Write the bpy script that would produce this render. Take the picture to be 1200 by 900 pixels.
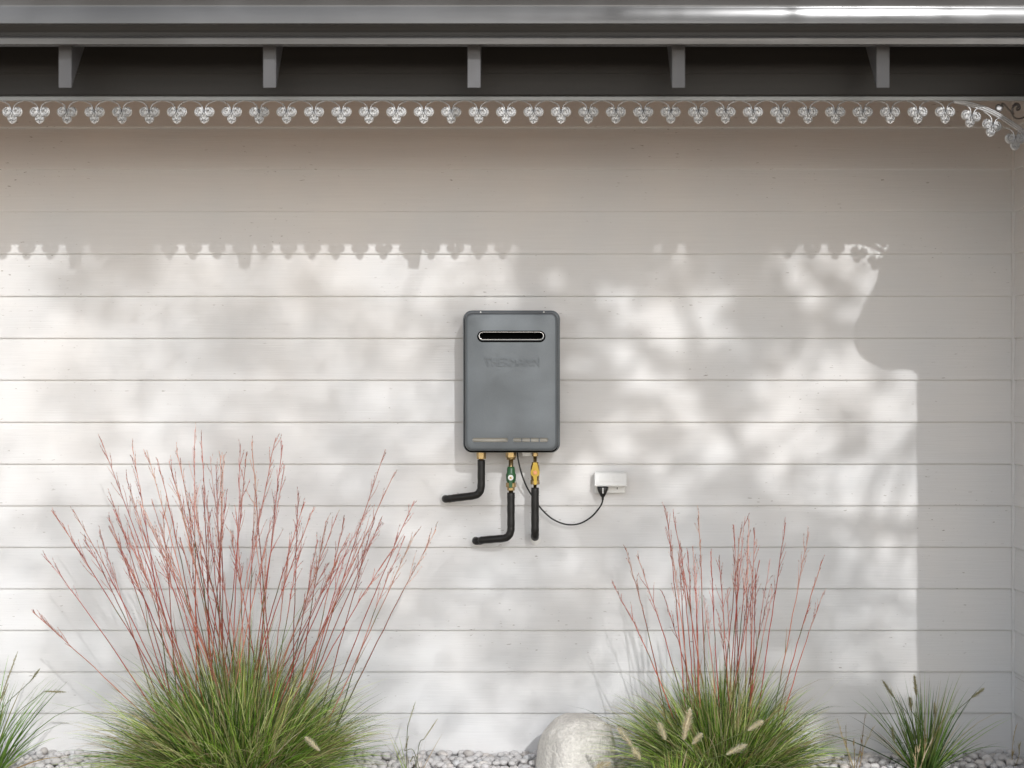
import bpy, bmesh, math, random
from mathutils import Vector, Matrix, Quaternion, noise
random.seed(7)
PI = math.pi
for o in list(bpy.data.objects): bpy.data.objects.remove(o)
sc = bpy.context.scene
COL = sc.collection

# ------------------------------------------------------------------ camera
# wall plane is y = 0, the camera stands 6 m in front of it, ground is z = 0
K = 0.00306            # metres per photograph pixel on the wall plane
L = 6.0
ZC = 1.32
cam_d = bpy.data.cameras.new('camera')
cam = bpy.data.objects.new('camera', cam_d); COL.objects.link(cam)
cam.location = (0, -L, ZC); cam.rotation_euler = (PI/2, 0, 0)
cam_d.sensor_width = 36; cam_d.lens = 36*(L/K)/1200
cam_d.clip_end = 1000
cam_d.dof.use_dof = True; cam_d.dof.focus_distance = 5.9; cam_d.dof.aperture_fstop = 4.0
sc.camera = cam

def P(x, y, r=0.0):
    """photograph pixel at depth r*L in front of the wall -> world point"""
    return Vector(((x-600)*K*(1-r), -L*r, ZC+(450-y)*K*(1-r)))

# ------------------------------------------------------------------ light
SX, SZ = 0.234, 0.455                      # the sun's slopes measured from the shadows
sun_dir = Vector((SX, -1, SZ)).normalized()
ELEV = math.asin(sun_dir.z)
AZ = math.atan2(sun_dir.x, sun_dir.y)      # clockwise from +Y
sd = bpy.data.lights.new('sun', 'SUN'); sd.energy = 1.22; sd.angle = math.radians(0.53)
sd.color = (1.0, 0.995, 0.985)
so = bpy.data.objects.new('sun', sd); COL.objects.link(so)
so.rotation_euler = sun_dir.to_track_quat('Z', 'Y').to_euler()
so.location = (4, -8, 9)
w = bpy.data.worlds.new('World'); sc.world = w; w.use_nodes = True
nt = w.node_tree; bg = nt.nodes['Background']
sky = nt.nodes.new('ShaderNodeTexSky'); sky.sky_type = 'NISHITA'; sky.sun_disc = False
sky.sun_elevation = ELEV; sky.sun_rotation = AZ
sky.air_density = 1.0; sky.dust_density = 0.7; sky.ozone_density = 0.6
hs = nt.nodes.new('ShaderNodeHueSaturation'); hs.inputs['Saturation'].default_value = 0.30
nt.links.new(sky.outputs[0], hs.inputs['Color']); nt.links.new(hs.outputs[0], bg.inputs[0])
bg.inputs[1].default_value = 0.15
sc.view_settings.view_transform = 'Standard'; sc.view_settings.look = 'None'
sc.view_settings.exposure = 0.61; sc.view_settings.gamma = 1.0
try:
    sc.cycles.max_bounces = 8; sc.cycles.diffuse_bounces = 5
except Exception: pass

# ------------------------------------------------------------------ helpers
def link_mesh(name, me, m=None, parent=None, loc=None, rot=None):
    o = bpy.data.objects.new(name, me); COL.objects.link(o)
    if m is not None and not me.materials: me.materials.append(m)
    if parent is not None: o.parent = parent
    if loc is not None: o.location = loc
    if rot is not None: o.rotation_euler = rot
    return o
def empty(name, loc=(0, 0, 0), label=None, cat=None, group=None, kind=None):
    o = bpy.data.objects.new(name, None); COL.objects.link(o); o.location = loc
    o.empty_display_size = 0.1
    return tag(o, label, cat, group, kind)
def tag(o, label=None, cat=None, group=None, kind=None):
    for k_, v in (('label', label), ('category', cat), ('group', group), ('kind', kind)):
        if v: o[k_] = v
    return o

class MB:
    """collects verts / faces (+ a colour per vertex) for one mesh"""
    def __init__(s): s.v = []; s.f = []; s.c = []; s.smooth = []
    def add(s, vs, fs, col=None, smooth=False):
        b = len(s.v); s.v += [tuple(p) for p in vs]
        s.c += [col if col else (1, 1, 1)]*len(vs)
        for f in fs: s.f.append(tuple(i+b for i in f)); s.smooth.append(smooth)
    def box(s, a, b, col=None):
        x0, y0, z0 = a; x1, y1, z1 = b
        s.add([(x0,y0,z0),(x1,y0,z0),(x1,y1,z0),(x0,y1,z0),(x0,y0,z1),(x1,y0,z1),(x1,y1,z1),(x0,y1,z1)],
              [(0,3,2,1),(4,5,6,7),(0,1,5,4),(1,2,6,5),(2,3,7,6),(3,0,4,7)], col)
    def tube(s, pts, rad, n=8, col=None, cap=True, smooth=True, flat=1.0):
        pts = [Vector(p) for p in pts]
        if not isinstance(rad, (list, tuple)): rad = [rad]*len(pts)
        cols = col if isinstance(col, list) else [col]*len(pts)
        t = (pts[1]-pts[0]).normalized()
        up = Vector((0, 1, 0)) if abs(t.y) < .9 else Vector((1, 0, 0))
        nx = t.cross(up).normalized(); b0 = len(s.v)
        for i, p in enumerate(pts):
            if i == 0: tt = pts[1]-pts[0]
            elif i == len(pts)-1: tt = pts[-1]-pts[-2]
            else: tt = pts[i+1]-pts[i-1]
            tt = tt.normalized() if tt.length > 1e-9 else t
            nx = (nx - tt*nx.dot(tt)).normalized(); ny = tt.cross(nx)
            for k_ in range(n):
                a = 2*PI*k_/n
                s.v.append(tuple(p + (nx*math.cos(a) + ny*math.sin(a)*flat)*rad[i]))
                s.c.append(cols[i] or (1, 1, 1))
        for i in range(len(pts)-1):
            for k_ in range(n):
                a = b0+i*n+k_; b = b0+i*n+(k_+1) % n
                s.f.append((a, b, b+n, a+n)); s.smooth.append(smooth)
        if cap:
            s.f.append(tuple(b0+k_ for k_ in reversed(range(n)))); s.smooth.append(False)
            e = b0+(len(pts)-1)*n
            s.f.append(tuple(e+k_ for k_ in range(n))); s.smooth.append(False)
    def prism_x(s, prof, x0, x1, col=None, smooth=False):
        """closed profile [(y,z)...] extruded along x"""
        n = len(prof)
        vs = [(x0, y, z) for y, z in prof]+[(x1, y, z) for y, z in prof]
        fs = [(i, (i+1) % n, (i+1) % n+n, i+n) for i in range(n)]
        s.add(vs, fs, col, smooth); b = len(s.v)-2*n
        s.f += [tuple(b+i for i in reversed(range(n))), tuple(b+n+i for i in range(n))]; s.smooth += [False]*2
    def mesh(s, name):
        me = bpy.data.meshes.new(name); me.from_pydata(s.v, [], s.f); me.update()
        me.polygons.foreach_set('use_smooth', s.smooth)
        if any(c != (1, 1, 1) for c in s.c):
            ca = me.color_attributes.new('tint', 'FLOAT_COLOR', 'POINT')
            flat = []
            for c in s.c: flat += [c[0], c[1], c[2], 1.0]
            ca.data.foreach_set('color', flat)
        return me
    def fixed(s, name):
        me = s.mesh(name); bm = bmesh.new(); bm.from_mesh(me)
        bmesh.ops.recalc_face_normals(bm, faces=bm.faces[:]); bm.to_mesh(me); bm.free(); return me
    def build(s, name, m, parent=None, fix=False):
        return link_mesh(name, s.fixed(name) if fix else s.mesh(name), m, parent)

def bevel(me, w_, seg=2, angle=35):
    bm = bmesh.new(); bm.from_mesh(me)
    ed = [e for e in bm.edges if len(e.link_faces) == 2 and e.calc_face_angle(0) > math.radians(angle)]
    bmesh.ops.bevel(bm, geom=ed, offset=w_, segments=seg, affect='EDGES', profile=.5)
    bm.to_mesh(me); bm.free(); return me
def smooth_path(pts, n=8):
    """Catmull-Rom"""
    pts = [Vector(p) for p in pts]; q = [pts[0]*2-pts[1]]+pts+[pts[-1]*2-pts[-2]]; out = []
    for i in range(1, len(q)-2):
        for k_ in range(n):
            t = k_/n; a, b, c, d = q[i-1:i+3]
            out.append(.5*((2*b)+(c-a)*t+(2*a-5*b+4*c-d)*t*t+(3*b-a-3*c+d)*t*t*t))
    out.append(pts[-1]); return out
def rrect(w_, h, r, n=6):
    out = []
    for cx, cz, a0 in ((w_/2-r, h/2-r, 0), (-w_/2+r, h/2-r, 90), (-w_/2+r, -h/2+r, 180), (w_/2-r, -h/2+r, 270)):
        for k_ in range(n+1):
            a = math.radians(a0+90*k_/n); out.append((cx+r*math.cos(a), cz+r*math.sin(a)))
    return out
def loft(mb, loops, cx, cz, capfirst=True, caplast=True, smooth=True, closed=False):
    """loops: [(w,h,r,y)] rounded rectangles facing -y"""
    b = len(mb.v); n = None
    for (w_, h, r, y) in loops:
        pr = rrect(w_, h, r); n = len(pr)
        mb.v += [(cx+x, y, cz+z) for x, z in pr]; mb.c += [(1, 1, 1)]*n
    m = len(loops)
    for i in range(m if closed else m-1):
        j = (i+1) % m
        for k_ in range(n):
            mb.f.append((b+i*n+k_, b+i*n+(k_+1) % n, b+j*n+(k_+1) % n, b+j*n+k_)); mb.smooth.append(smooth)
    if not closed:
        if capfirst: mb.f.append(tuple(b+k_ for k_ in range(n))); mb.smooth.append(False)
        if caplast: mb.f.append(tuple(b+(m-1)*n+k_ for k_ in reversed(range(n)))); mb.smooth.append(False)

# ------------------------------------------------------------------ materials
def mat(name, base, rough=.6, metal=0.0, var=0.0, vscale=8.0, stretch=(1, 1, 1), bump=0.0, bscale=60.0,
        bstretch=(1, 1, 1), tint=False, transl=0.0, spec=None, coat=0.0):
    m = bpy.data.materials.new(name); m.use_nodes = True; t = m.node_tree; N = t.nodes; Lk = t.links
    b = N['Principled BSDF']; out = N['Material Output']
    b.inputs['Roughness'].default_value = rough; b.inputs['Metallic'].default_value = metal
    if spec is not None: b.inputs['Specular IOR Level'].default_value = spec
    if coat: b.inputs['Coat Weight'].default_value = coat; b.inputs['Coat Roughness'].default_value = .15
    tc = N.new('ShaderNodeTexCoord')
    col = None
    rgb = N.new('ShaderNodeRGB'); rgb.outputs[0].default_value = (*base, 1); col = rgb.outputs[0]
    if tint:
        ca = N.new('ShaderNodeVertexColor'); ca.layer_name = 'tint'
        mx = N.new('ShaderNodeMix'); mx.data_type = 'RGBA'; mx.blend_type = 'MULTIPLY'; mx.inputs[0].default_value = 1
        Lk.new(col, mx.inputs[6]); Lk.new(ca.outputs[0], mx.inputs[7]); col = mx.outputs[2]
    if var:
        mp = N.new('ShaderNodeMapping'); mp.inputs['Scale'].default_value = stretch
        Lk.new(tc.outputs['Object'], mp.inputs[0])
        nz = N.new('ShaderNodeTexNoise'); nz.inputs['Scale'].default_value = vscale; nz.inputs['Detail'].default_value = 6
        Lk.new(mp.outputs[0], nz.inputs[0])
        mr = N.new('ShaderNodeMapRange'); mr.inputs['From Min'].default_value = .3; mr.inputs['From Max'].default_value = .7
        mr.inputs['To Min'].default_value = 1-var; mr.inputs['To Max'].default_value = 1+var
        Lk.new(nz.outputs[0], mr.inputs[0])
        vm = N.new('ShaderNodeVectorMath'); vm.operation = 'SCALE'
        Lk.new(col, vm.inputs[0]); Lk.new(mr.outputs[0], vm.inputs['Scale']); col = vm.outputs[0]
    Lk.new(col, b.inputs['Base Color'])
    if bump:
        mp = N.new('ShaderNodeMapping'); mp.inputs['Scale'].default_value = bstretch
        Lk.new(tc.outputs['Object'], mp.inputs[0])
        nz = N.new('ShaderNodeTexNoise'); nz.inputs['Scale'].default_value = bscale; nz.inputs['Detail'].default_value = 5
        Lk.new(mp.outputs[0], nz.inputs[0])
        bp = N.new('ShaderNodeBump'); bp.inputs['Strength'].default_value = 1; bp.inputs['Distance'].default_value = bump
        Lk.new(nz.outputs[0], bp.inputs['Height']); Lk.new(bp.outputs[0], b.inputs['Normal'])
    if transl:
        tr = N.new('ShaderNodeBsdfTranslucent'); Lk.new(col, tr.inputs[0])
        ms = N.new('ShaderNodeMixShader'); ms.inputs[0].default_value = transl
        Lk.new(b.outputs[0], ms.inputs[1]); Lk.new(tr.outputs[0], ms.inputs[2]); Lk.new(ms.outputs[0], out.inputs[0])
    return m

def wall_paint(name, base):
    """off-white paint on timber: fine horizontal grain, faint blotches, sparse chips and scratches"""
    m = mat(name, base, rough=.62, bump=.0006, bscale=26, bstretch=(.35, 1, 9), spec=.35)
    t = m.node_tree; N = t.nodes; Lk = t.links; b = N['Principled BSDF']
    src = b.inputs['Base Color'].links[0].from_socket
    tc = N.new('ShaderNodeTexCoord'); info = N.new('ShaderNodeObjectInfo')
    # soft colour drift
    nz = N.new('ShaderNodeTexNoise'); nz.inputs['Scale'].default_value = 2.2; nz.inputs['Detail'].default_value = 4
    Lk.new(tc.outputs['Object'], nz.inputs[0])
    cr = N.new('ShaderNodeValToRGB'); cr.color_ramp.elements[0].position = .35; cr.color_ramp.elements[1].position = .65
    cr.color_ramp.elements[0].color = (.955, .96, .97, 1); cr.color_ramp.elements[1].color = (1.02, 1.0, .985, 1)
    Lk.new(nz.outputs[0], cr.inputs[0])
    m1 = N.new('ShaderNodeMix'); m1.data_type = 'RGBA'; m1.blend_type = 'MULTIPLY'; m1.inputs[0].default_value = 1
    Lk.new(src, m1.inputs[6]); Lk.new(cr.outputs[0], m1.inputs[7])
    # grain tone
    mpg = N.new('ShaderNodeMapping'); mpg.inputs['Scale'].default_value = (1.3, 1, 55)
    Lk.new(tc.outputs['Object'], mpg.inputs[0])
    ng = N.new('ShaderNodeTexNoise'); ng.inputs['Scale'].default_value = 3; ng.inputs['Detail'].default_value = 6
    Lk.new(mpg.outputs[0], ng.inputs[0])
    mg = N.new('ShaderNodeMapRange'); mg.inputs['From Min'].default_value = .3; mg.inputs['From Max'].default_value = .7
    mg.inputs['To Min'].default_value = .975; mg.inputs['To Max'].default_value = 1.012
    Lk.new(ng.outputs[0], mg.inputs[0])
    vs = N.new('ShaderNodeVectorMath'); vs.operation = 'SCALE'
    Lk.new(m1.outputs[2], vs.inputs[0]); Lk.new(mg.outputs[0], vs.inputs['Scale'])
    # chips: small dashes gathered in patches
    mp = N.new('ShaderNodeMapping'); mp.inputs['Scale'].default_value = (38, 1, 130)
    Lk.new(tc.outputs['Object'], mp.inputs[0])
    nc = N.new('ShaderNodeTexNoise'); nc.inputs['Scale'].default_value = 1.0; nc.inputs['Detail'].default_value = 3
    Lk.new(mp.outputs[0], nc.inputs[0])
    c1 = N.new('ShaderNodeMapRange'); c1.inputs['From Min'].default_value = .67; c1.inputs['From Max'].default_value = .71
    Lk.new(nc.outputs[0], c1.inputs[0])
    nm = N.new('ShaderNodeTexNoise'); nm.inputs['Scale'].default_value = 1.7; nm.inputs['Detail'].default_value = 2
    mpm = N.new('ShaderNodeMapping'); mpm.inputs['Scale'].default_value = (1, 1, 2.4); mpm.inputs['Location'].default_value = (3.3, 0, 1.1)
    Lk.new(tc.outputs['Object'], mpm.inputs[0]); Lk.new(mpm.outputs[0], nm.inputs[0])
    c2 = N.new('ShaderNodeMapRange'); c2.inputs['From Min'].default_value = .46; c2.inputs['From Max'].default_value = .62
    Lk.new(nm.outputs[0], c2.inputs[0])
    mu = N.new('ShaderNodeMath'); mu.operation = 'MULTIPLY'; Lk.new(c1.outputs[0], mu.inputs[0]); Lk.new(c2.outputs[0], mu.inputs[1])
    mu2 = N.new('ShaderNodeMath'); mu2.operation = 'MULTIPLY'; mu2.inputs[1].default_value = .75; Lk.new(mu.outputs[0], mu2.inputs[0])
    m2 = N.new('ShaderNodeMix'); m2.data_type = 'RGBA'
    Lk.new(mu2.outputs[0], m2.inputs[0]); Lk.new(vs.outputs[0], m2.inputs[6]); m2.inputs[7].default_value = (.22, .19, .165, 1)
    Lk.new(m2.outputs[2], b.inputs['Base Color'])
    return m

M_wall = wall_paint('painted weatherboard', (.706, .706, .708))
M_side = M_wall
M_beam = mat('dark stained beam', (.013, .0105, .009), rough=.5, var=.25, vscale=5, stretch=(.3, 1, 6), bump=.0004)
M_ceil = mat('brown timber lining', (.40, .17, .065), rough=.6, var=.2, vscale=5, stretch=(1, .3, 1))
M_rafter = mat('grey painted rafter', (.095, .095, .102), rough=.5, var=.08, vscale=9)
M_gutter = mat('glossy grey gutter', (.105, .105, .108), rough=.17, metal=.12, var=.12, vscale=3, stretch=(.4, 3, 3), bump=.0003, bscale=3, bstretch=(.5, 8, 8))
M_roof = mat('roof sheet', (.2, .2, .2), rough=.5)
M_rail = mat('grey lace rail', (.27, .28, .285), rough=.4, metal=.2)
M_lace_back = mat('tarnished lace plate', (.52, .52, .52), rough=.42, metal=.35, var=.3, vscale=60)
M_lace = mat('silver cast lace', (.44, .44, .45), rough=.32, metal=.6, var=.15, vscale=40)
M_lace_d = mat('dark cast scroll', (.10, .09, .085), rough=.3, metal=.5)
M_heater = mat('blue grey metallic powder coat', (.122, .137, .150), rough=.45, metal=.25, var=.05, vscale=300, bump=.00012, bscale=500)
M_chrome = mat('polished bezel', (.75, .75, .75), rough=.15, metal=1)
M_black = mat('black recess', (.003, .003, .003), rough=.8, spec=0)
M_cream = mat('cream louvre', (.36, .34, .30), rough=.5)
M_brass = mat('brass', (.40, .29, .14), rough=.25, metal=.95, var=.2, vscale=60)
M_copper = mat('copper tube', (.55, .27, .14), rough=.3, metal=.9)
M_green = mat('green valve paint', (.018, .095, .03), rough=.35, var=.2, vscale=80)
M_yellow = mat('yellow valve paint', (.56, .37, .03), rough=.35)
M_lag = mat('black foam lagging', (.007, .0065, .006), rough=.5, bump=.0004, bscale=180)
M_cord = mat('black rubber cord', (.012, .012, .012), rough=.4)
M_white = mat('white plastic', (.76, .76, .75), rough=.4)
M_screw = mat('bright screw', (.85, .85, .85), rough=.3, metal=.6)
M_pebble = mat('river pebble', (.60, .585, .58), rough=.8, tint=False, var=.12, vscale=30, bump=.0006, bscale=120)
M_boulder = mat('pale boulder', (.72, .69, .64), rough=.85, var=.13, vscale=9, stretch=(1, 1, 2.2), bump=.006, bscale=16)
M_soil = mat('dark soil', (.07, .055, .045), rough=.95, var=.3, bump=.01, bscale=60)
M_ground = mat('pale sandy ground', (.57, .46, .34), rough=.95, var=.12, vscale=1.5, bump=.004, bscale=40)
M_blade = mat('grass blade', (1, 1, 1), rough=.5, tint=True, transl=.3, spec=.25)
M_stem = mat('red grass stem', (1, 1, 1), rough=.55, tint=True, transl=.15)
M_seed = mat('feathery seedhead', (1, 1, 1), rough=.7, tint=True, transl=.3)
M_leaf = mat('tree leaf', (.05, .08, .025), rough=.5, var=.3, vscale=3, transl=.12)
M_bark = mat('tree bark', (.12, .095, .075), rough=.9, var=.3, vscale=12, stretch=(1, 1, .2), bump=.01, bscale=30)

# ================================================================== SETTING
g = MB(); g.add([(-300, -300, -.05), (300, -300, -.05), (300, 300, -.05), (-300, 300, -.05)], [(0, 1, 2, 3)])
tag(g.build('ground', M_ground), kind='structure')
g = MB(); nx_, ny_ = 40, 8
for j in range(ny_+1):
    for i in range(nx_+1):
        x = -4.2+i*6.2/nx_; y = -1.05+j*1.1/ny_
        g.v.append((x, y, -.03+.012*noise.noise(Vector((x*3, y*3, 0))))); g.c.append((1, 1, 1))
for j in range(ny_):
    for i in range(nx_):
        a = j*(nx_+1)+i; g.f.append((a, a+1, a+nx_+2, a+nx_+1)); g.smooth.append(True)
bed = tag(g.build('pebble_bed', M_soil), kind='structure')

# ------------------------------------------------------------------ pebbles
rng = random.Random(3)
pmesh = []
for k_ in range(9):
    bm = bmesh.new(); bmesh.ops.create_icosphere(bm, subdivisions=2, radius=1)
    for v in bm.verts:
        n = v.co.normalized(); s = 1+.16*noise.noise(n*1.3+Vector((k_*7.1, 0, 0)))+.06*noise.noise(n*3+Vector((0, k_*3.1, 0)))
        v.co = n*s
    for f in bm.faces: f.smooth = True
    me = bpy.data.meshes.new('pebble'); bm.to_mesh(me); bm.free()
    pm = M_pebble.copy(); pm.name = 'river pebble tone %d' % k_
    t_ = .78+.42*rng.random(); wrm = rng.uniform(-.02, .03)
    pm.node_tree.nodes['RGB'].outputs[0].default_value = ((.63+wrm)*t_, .615*t_, (.61-wrm)*t_, 1)
    me.materials.append(pm); pmesh.append(me)
spots = []
pitch = .031
for layer in range(2):
    y = -.014
    row = 0
    while y > -1.0:
        x = -3.6+(row % 2)*pitch*.5
        while x < 1.795:
            if rng.random() < (.97 if layer == 0 else .45):
                s = rng.uniform(.013, .0235)*(1 if layer == 0 else .9)
                spots.append((x+rng.uniform(-.009, .009), min(-.016, y+rng.uniform(-.008, .008)), -.018+rng.uniform(0, .008)+layer*.017, s,
                              s*rng.uniform(.7, .95), s*rng.uniform(.5, .78)))
            x += pitch*rng.uniform(.95, 1.2)
        y -= pitch*.85; row += 1
def vis(sp):
    px = 600+sp[0]/(K*(1+sp[1]/L)); py = 450+(ZC-sp[2]-sp[5])/(K*(1+sp[1]/L))
    hidden = (110 < px < 450) or (720 < px < 970) or (630 < px < 712)
    return -5 < px < 1205 and py < 903, hidden, sp[2]
cand = [s for s in spots if vis(s)[0] and not vis(s)[1]]
cand.sort(key=lambda s: -(s[3]*(1.0+6*(s[2]+.02))))
parts = set(id(s) for s in cand[:298])
stuff = MB()
base_ico = [(tuple(v.co) for v in me.vertices) for me in pmesh]
vlist = [[v.co.copy() for v in me.vertices] for me in pmesh]
flist = [[tuple(p.vertices) for p in me.polygons] for me in pmesh]
bmx = bmesh.new(); bmesh.ops.create_icosphere(bmx, subdivisions=1, radius=1)
lowv = [v.co.copy() for v in bmx.verts]; lowf = [tuple(v.index for v in f.verts) for f in bmx.faces]; bmx.free()
for s in spots:
    k_ = rng.randrange(9); e = Matrix.Rotation(rng.uniform(0, 6.28), 3, 'Z') @ Matrix.Rotation(rng.uniform(-.4, .4), 3, 'X')
    if id(s) in parts:
        o = bpy.data.objects.new('pebble', pmesh[k_]); COL.objects.link(o); o.parent = bed
        o.location = s[:3]; o.rotation_euler = e.to_euler(); o.scale = s[3:6]
    else:
        near = s[1] > -.34
        vs = vlist[k_] if near else lowv; fs = flist[k_] if near else lowf
        stuff.add([Vector(s[:3])+e @ Vector((v.x*s[3], v.y*s[4], v.z*s[5])) for v in vs], fs, None, True)
tag(stuff.build('pebbles', M_pebble, bed), kind='stuff')

# ================================================================== BACK WALL
LINES = [3, 52, 101, 150.3, 199.7, 248.8, 298.2, 347.7, 396.8, 445.7, 495, 544, 592.8, 641.4, 690, 738.6, 787.2, 835.6, 884]
ZL = [ZC+(450-y)*K for y in LINES]         # lower edges of the boards
ZL = [ZL[0]+(ZL[0]-ZL[1])*(3-i) for i in range(3)] + ZL
back = empty('weatherboard_wall', (-1, 0, 0), 'long off-white weatherboard wall behind the heater and the grasses', 'wall')
XW = 1.805                                 # the corner with the side wall
def board_prof(z0, z1):
    # face leans in towards the top and tucks behind the board above; eased lower edge
    return [(.014, z0+.001), (-.0075, z0), (-.0105, z0+.0030), (-.011, z0+.007), (-.0015, z1+.012), (.014, z1+.012)]
zs = [3.2]+ZL
for i in range(1, len(zs)):
    b = MB(); x0, x1 = -4.0, XW-.016
    b.prism_x([(y+1.5*0, z) for y, z in board_prof(zs[i], zs[i-1])], x0, x1)
    o = b.build('weatherboard', M_wall, back, True); o.matrix_parent_inverse = Matrix.Translation((1, 0, 0))
b = MB(); b.box((-4.0, .0145, -.3), (XW+.2, .16, 3.6)); o = b.build('wall_frame', M_soil, back); o.matrix_parent_inverse = Matrix.Translation((1, 0, 0))
b = MB(); b.box((-4.0, -.004, -.3), (XW-.016, .013, ZL[-1]-.004)); o = b.build('base_board', M_wall, back); o.matrix_parent_inverse = Matrix.Translation((1, 0, 0))

# ------------------------------------------------------------------ side wing on the right
side = empty('side_wall', (XW, -.7, 0), 'off-white weatherboard side wall coming forward at the right edge', 'wall')
inv = Matrix.Translation((-XW, .7, 0))
YF = -1.44
for i in range(1, len(zs)):
    b = MB(); pr = board_prof(zs[i], zs[i-1]); n = len(pr)
    vs = [(XW+y, -.016, z) for y, z in pr]+[(XW+y, YF+.02, z) for y, z in pr]
    fs = [(k_, (k_+1) % n, (k_+1) % n+n, k_+n) for k_ in range(n)]+[tuple(range(n)), tuple(range(2*n-1, n-1, -1))]
    b.add(vs, fs); o = b.build('weatherboard', M_side, side, True); o.matrix_parent_inverse = inv
b = MB(); b.box((XW+.0145, YF+.02, -.3), (XW+2.6, .0, 3.6)); o = b.build('wall_frame', M_side, side); o.matrix_parent_inverse = inv
b = MB(); b.box((XW-.0155, -.0155, -.02), (XW+.012, .012, 3.2)); me = b.mesh('corner_stop'); bevel(me, .003)
o = link_mesh('corner_stop', me, M_side, side); o.matrix_parent_inverse = inv
b = MB(); b.box((XW-.013, YF-.03, -.02), (XW+.11, YF+.018, 3.2)); o = b.build('corner_board', M_side, side); o.matrix_parent_inverse = inv
# unseen plate added at the side wall's front corner, outlined to cast the bulging shadow
def SH(xs, ys, depth):      # point at this distance from the wall whose shadow falls on photograph pixel xs, ys
    return Vector(((xs-600)*K+SX*depth, -depth, ZC+(450-ys)*K+SZ*depth))
out_ = [(1100, 437), (1076, 436), (1069, 432), (1058, 431), (1044, 431), (1030, 428), (1017, 421), (1008, 413), (1003, 403), (1000, 392), (1001, 381),
        (1006, 371), (1012, 358), (1019, 345), (1025, 332), (1029, 320), (1031, 309), (1036, 296), (1046, 276), (1060, 262), (1082, 255), (1100, 254)]
pts = [SH(x, y, 1.44) for x, y in out_]
for p in pts: p.x = min(p.x, XW-.014)
b = MB(); n = len(pts)
b.add([(p.x, -1.465, p.z) for p in pts]+[(p.x, -1.42, p.z) for p in pts],
      [tuple(reversed(range(n))), tuple(range(n, 2*n))]+[(k_, (k_+1) % n, (k_+1) % n+n, k_+n) for k_ in range(n)])
o = b.build('shadow_plate', M_rafter, side, True); o.matrix_parent_inverse = inv

# ================================================================== VERANDAH EAVE
ver = empty('verandah_roof', (-1, -.8, 2.2), 'dark verandah eave with grey gutter and rafter ends above the wall', 'roof')
vin = Matrix.Translation((1, .8, -2.2))
X0, X1 = -4.0, XW-.016
def vp(mb_or_me, name, m, par=ver, smooth=False):
    me = mb_or_me if isinstance(mb_or_me, bpy.types.Mesh) else mb_or_me.fixed(name)
    o = link_mesh(name, me, m, par); o.matrix_parent_inverse = vin; return o
RB = .133                                   # beam front
zb = P(0, 112.3, RB).z
yb = -L*RB
b = MB(); b.box((X0, yb, zb), (X1, yb+.09, 2.47)); me = b.mesh('beam'); bevel(me, .004); vp(me, 'beam', M_beam)
b = MB(); b.box((X0, yb-.004, P(0, 86, RB).z), (X1, yb-.0005, 2.48)); vp(b, 'beam_facing', M_beam)
# ceiling lining boards, running along the verandah
for i in range(7):
    y1 = yb+.092+i*.1; y0 = min(y1+.098, -.014)
    b = MB(); b.box((X0, y1, 2.44), (X1, y0, 2.455)); vp(b, 'ceiling_board', M_ceil)
# rafters: square front end, underside rising steeply to the beam
RR = .172
rf = MB(); wf = 15.6*K*(1-RR)
zt, zbm = 2.50, P(0, 103.2, RR).z
yr = -L*RR
prof = [(yr, zbm), (yr, zt), (yb-.0045, zt+.10), (yb-.0045, zbm+.30), (yr+.20, zbm+.20)]
rf.prism_x(prof, -wf/2, wf/2)
rme = bevel(rf.fixed('rafter'), .0015, 1)
rme.materials.append(M_rafter)
xr = [76.2+239.65*i for i in range(-5, 6)]
for x in xr:
    X = P(x, 0, RR).x
    if X > XW-.05: continue
    o = bpy.data.objects.new('rafter', rme); COL.objects.link(o); o.parent = ver; o.matrix_parent_inverse = vin; o.location = (X, 0, 0)
# gutter
def G(y, r): q = P(0, y, r); return (q.y, q.z)
gp = [G(53.0, .1735), G(52.4, .1825), G(51.6, .1835), G(45.0, .1838), G(44.0, .1832), G(43.2, .1815), G(42, .1805),
      G(38, .1815), G(34, .1840), G(30.5, .1875), G(28.3, .1905), G(27.2, .1925)]
# belly: nearly upright, easing from slightly down-facing to slightly up-facing
yq, zq = gp[-1]
for k_ in range(1, 13):
    a = math.radians(-3+k_*1.1)             # lean of the surface
    zq2 = zq+.0041; yq2 = yq+.0041*math.tan(a); gp.append((yq2, zq2)); yq, zq = yq2, zq2
for k_ in range(1, 13):                      # upper cove turning outwards again
    a = math.radians(-4-k_*3.2); zq2 = zq+.0045; yq2 = yq+.0045*math.tan(a); gp.append((yq2, zq2)); yq, zq = yq2, zq2
for k_ in range(1, 7):
    a = PI*k_/6; gp.append((yq+.008-.008*math.cos(a)*1.0, zq+.008*math.sin(a)))
th = .0015
inner = [(y+.004, z+.002) for y, z in reversed(gp[2:-5])]
prof = gp+[(gp[-1][0], gp[-1][1]-.005)]+inner+[(gp[0][0], gp[0][1]+.004)]
b = MB(); n = len(gp)
NX = 1
b.add([(X0, y, z) for y, z in gp]+[(X1, y, z) for y, z in gp], [(i, i+n, i+1+n, i+1) for i in range(n-1)], None, True)
gt = vp(b, 'gutter', M_gutter)
md = gt.modifiers.new('edge', 'EDGE_SPLIT'); md.split_angle = math.radians(28)
b = MB(); b.box((X0, -L*.1735+.0005, P(0, 53, .1735).z), (X1, -L*.1735+.02, 2.52)); vp(b, 'fascia', M_rafter)
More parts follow.
